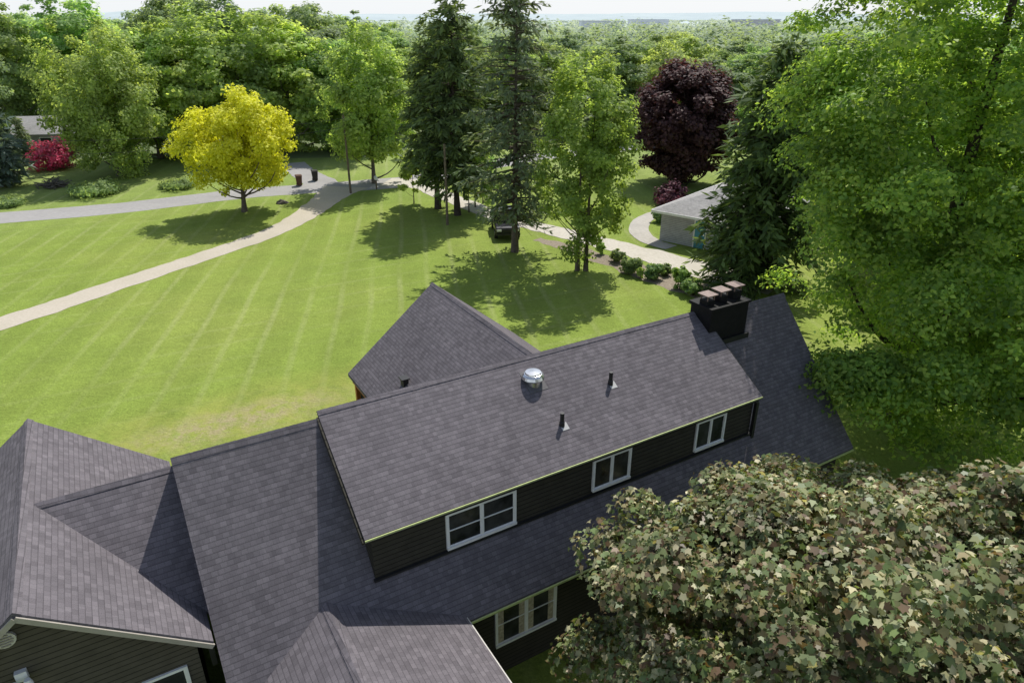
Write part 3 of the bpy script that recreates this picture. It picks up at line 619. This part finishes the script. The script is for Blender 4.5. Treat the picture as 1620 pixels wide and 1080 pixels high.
# ================================================================= SHRUBS
def bush(seed,mat,h,r,n=26,nl=70,size=.14,flat=.7): return broadleaf(seed,h,r,.05,mat,M['bark_dark'],n,r*.42,nl,size,.04,flat)
PS=('stem','foliage')
s_g=bush(71,M['dark'],1.1,.6); s_l=bush(72,M['light'],1.2,.5)
for i,(px,py,s,k) in enumerate([(978,414,.8,0),(998,432,1.05,0),(1031,441,.95,0),(1050,435,.7,0),(1076,458,1.0,1),(1096,468,.95,0),(950,402,.6,1),(1012,440,.5,1)]):
    lab=['rounded dark green young shrub in the mulch bed beside the neighbour drive','taller light green young shrub in the mulch bed beside the neighbour drive'][k]
    plant('shrub',lab,'shrub',at(px,py),(s_g,s_l)[k],s,s*(1,1.3)[k],i,'young shrubs in the mulch bed, '+('dark','light')[k],PS)
jun=bush(73,M['dark'],.9,2.0,40,80,.22,.5)
for px,py,s,lab in [(150,308,1.0,'low spreading dark juniper below the big tree behind the road'),(282,298,.75,'low spreading juniper just left of the yellow tree'),(10,325,.7,'low spreading juniper at the far left edge by the road')]:
    plant('juniper_shrub',lab,'shrub',at(px,py),jun,s,s*1.1,px,None,PS)
plant('red_shrub','crimson flowering rounded shrub in front of the small far left house','shrub',at(86,266),bush(74,M['redbush'],2.7,2.3,40,90,.26,.7),1,1,0,None,PS)
plant('plum_shrub','plum purple shrub at the corner of the grey neighbour house','shrub',at(1060,325),bush(75,M['plum'],1.9,1.5,34,70,.2,.7),1,1,0,None,PS)
arb=conifer(76,5,1.0,.1,M['needle'],M['bark_dark'],.3,8,7,.5,.08,power=.5)
for px,py,lab in [(42,247,'narrow dark evergreen left of the crimson shrub'),(116,250,'narrow dark evergreen right of the crimson shrub')]:
    plant('columnar_evergreen',lab,'tree',at(px,py),arb,.9,.9,px)
for px,py,lab in [(1040,352,'small green shrub beside the curved path at the neighbour house'),(1140,420,'green shrub at the foot of the drooping spruce')]:
    plant('shrub',lab,'shrub',at(px,py),s_g,.9,.9,px,None,PS)

# ================================================================= SMALL THINGS
def rock(name,loc,r,lab,seed):
    rng=np.random.default_rng(seed); mb=MB(); prof=[(r*.9,-.05),(r,.2*r),(r*.8,.6*r),(r*.4,.85*r),(.03,.9*r)]
    mb.lathe((0,0,0),prof,10); mb.V=[(x*(1+.25*rng.normal()*.6)*1.25,y*(1+.15*rng.normal()),z*(1+.12*rng.normal())) for x,y,z in mb.V]
    o=mb.build(name,M['rock']); o.location=loc; return tag(o,lab,'rock')
rock('boulder',at(446,322),.4,'dark boulder in the grass between the yellow tree and the driveway',1)
x,y=G(82,296); pile=empty('brush_pile',(x,y,0),0,'heap of brown cut branches on the grass below the crimson shrub','brush pile')
rng=np.random.default_rng(4); L=[]
for q in range(60):
    a=rng.random()*6.28; p=np.array([rng.normal()*.6,rng.normal()*.5,.1+abs(rng.normal())*.3]); d=np.array([math.cos(a),math.sin(a),rng.normal()*.25])*(.5+rng.random()*.6)
    L.append(tube(np.array([p-d,p,p+d]),[.05,.06,.03],5))
link('branches',tubes_mesh('branches',L,M['bark']),pile)
def pole(px,py,h,lab):
    o=empty('utility_pole',at(px,py),R(15),lab,'pole')
    MB().lathe((0,0,0),[(.11,0),(.095,h*.5),(.08,h)],12).build('pole',M['polewood'],o)
    for z_ in (h-.3,h-1.1): MB().box(-.05,.16,-.03,.03,z_,z_+.07).build('bracket',M['steel'],o)
    return o
pole(555,306,7.2,'brown wooden utility pole beside the road bend at the driveway mouth'); pole(708,356,6.4,'bare wooden utility pole in front of the spruce pair')
a=np.array([*G(555,306),6.9])
for k_,(oz,lab) in enumerate(((0,'upper thin black wire running left from the pole by the driveway mouth'),(-.8,'lower thin black wire running left from the pole by the driveway mouth'))):
    e=np.array([-62.,66.,5.6+oz]); t=np.linspace(0,1,24)[:,None]; p=a+np.array([0,0,oz])+(e-a)*t; p[:,2]-=4*t[:,0]*(1-t[:,0])*1.3
    o=link('utility_wire',tubes_mesh('utility_wire',[tube(p,np.full(24,.018),5)],M['black'])); tag(o,lab,'wire')
def bin_(px,py,mat,lab):
    o=empty('wheelie_bin',at(px,py),R(20),lab,'bin')
    MB().frustum((-.24,.24,-.28,.28),(-.31,.31,-.36,.36),.12,1.0).build('body',M[mat],o); MB().frustum((-.34,.34,-.4,.38),(-.28,.28,-.33,.33),1.0,1.08).build('lid',M[mat],o)
    for q in (-.25,.25): MB().wheel((q,.24,.12),.12,.06).build('wheel',M['rubber'],o)
bin_(474,294,'bin_brown','dark brown wheelie bin standing on the road edge, left of the driveway mouth'); bin_(499,286,'bin','black wheelie bin beside the side lane')
o=empty('mailbox',at(596,300),R(20),'pale mailbox on a short post at the roadside','mailbox')
MB().box(-.06,.06,-.06,.06,0,1.0).build('post',M['polewood'],o)
MB().prism([(-.14,1.0),(-.14,1.2),(-.08,1.3),(.08,1.3),(.14,1.2),(.14,1.0)],'y',-.3,.3).build('box',M['white'],o)
# car
x,y=G(799,374); car=empty('parked_car',(x,y+1.0,.03),R(186),'black off road car parked facing the lawn behind the sparse spruce','car')
mb=MB().prism([(-2.2,.45),(-2.2,.95),(-2.0,1.06),(2.05,1.02),(2.25,.9),(2.25,.42)],'x',-.92,.92)
mb.build('body',M['carpaint'],car,bevel=.08)
MB().frustum((-.85,.85,-2.05,1.0),(-.68,.68,-1.75,.3),1.04,1.72).build('cabin',M['carpaint'],car,bevel=.06)
MB().add([(-.7,.93,1.14),(.7,.93,1.14),(.58,.42,1.64),(-.58,.42,1.64)],[(0,1,2,3)]).build('windscreen',M['glass'],car)
for sx in (-1,1):
    MB().box(sx*.83-.035,sx*.83+.035,-1.6,.3,1.16,1.5).build('side_window',M['glass'],car)
    MB().box(sx*.66-.18,sx*.66+.18,2.2,2.275,.72,.88).build('headlight',M['lamp'],car)
    for yy in (-1.4,1.45):
        wh=MB().wheel((sx*.84,yy,.36),.36,.24).build('wheel',M['rubber'],car); MB().wheel((sx*.965,yy,.36),.2,.02).build('rim',M['steel'],wh)
MB().box(-.42,.42,2.235,2.27,.6,.86).build('grille',M['black'],car); MB().box(-.92,.92,2.2,2.34,.42,.58).build('bumper',M['black'],car)
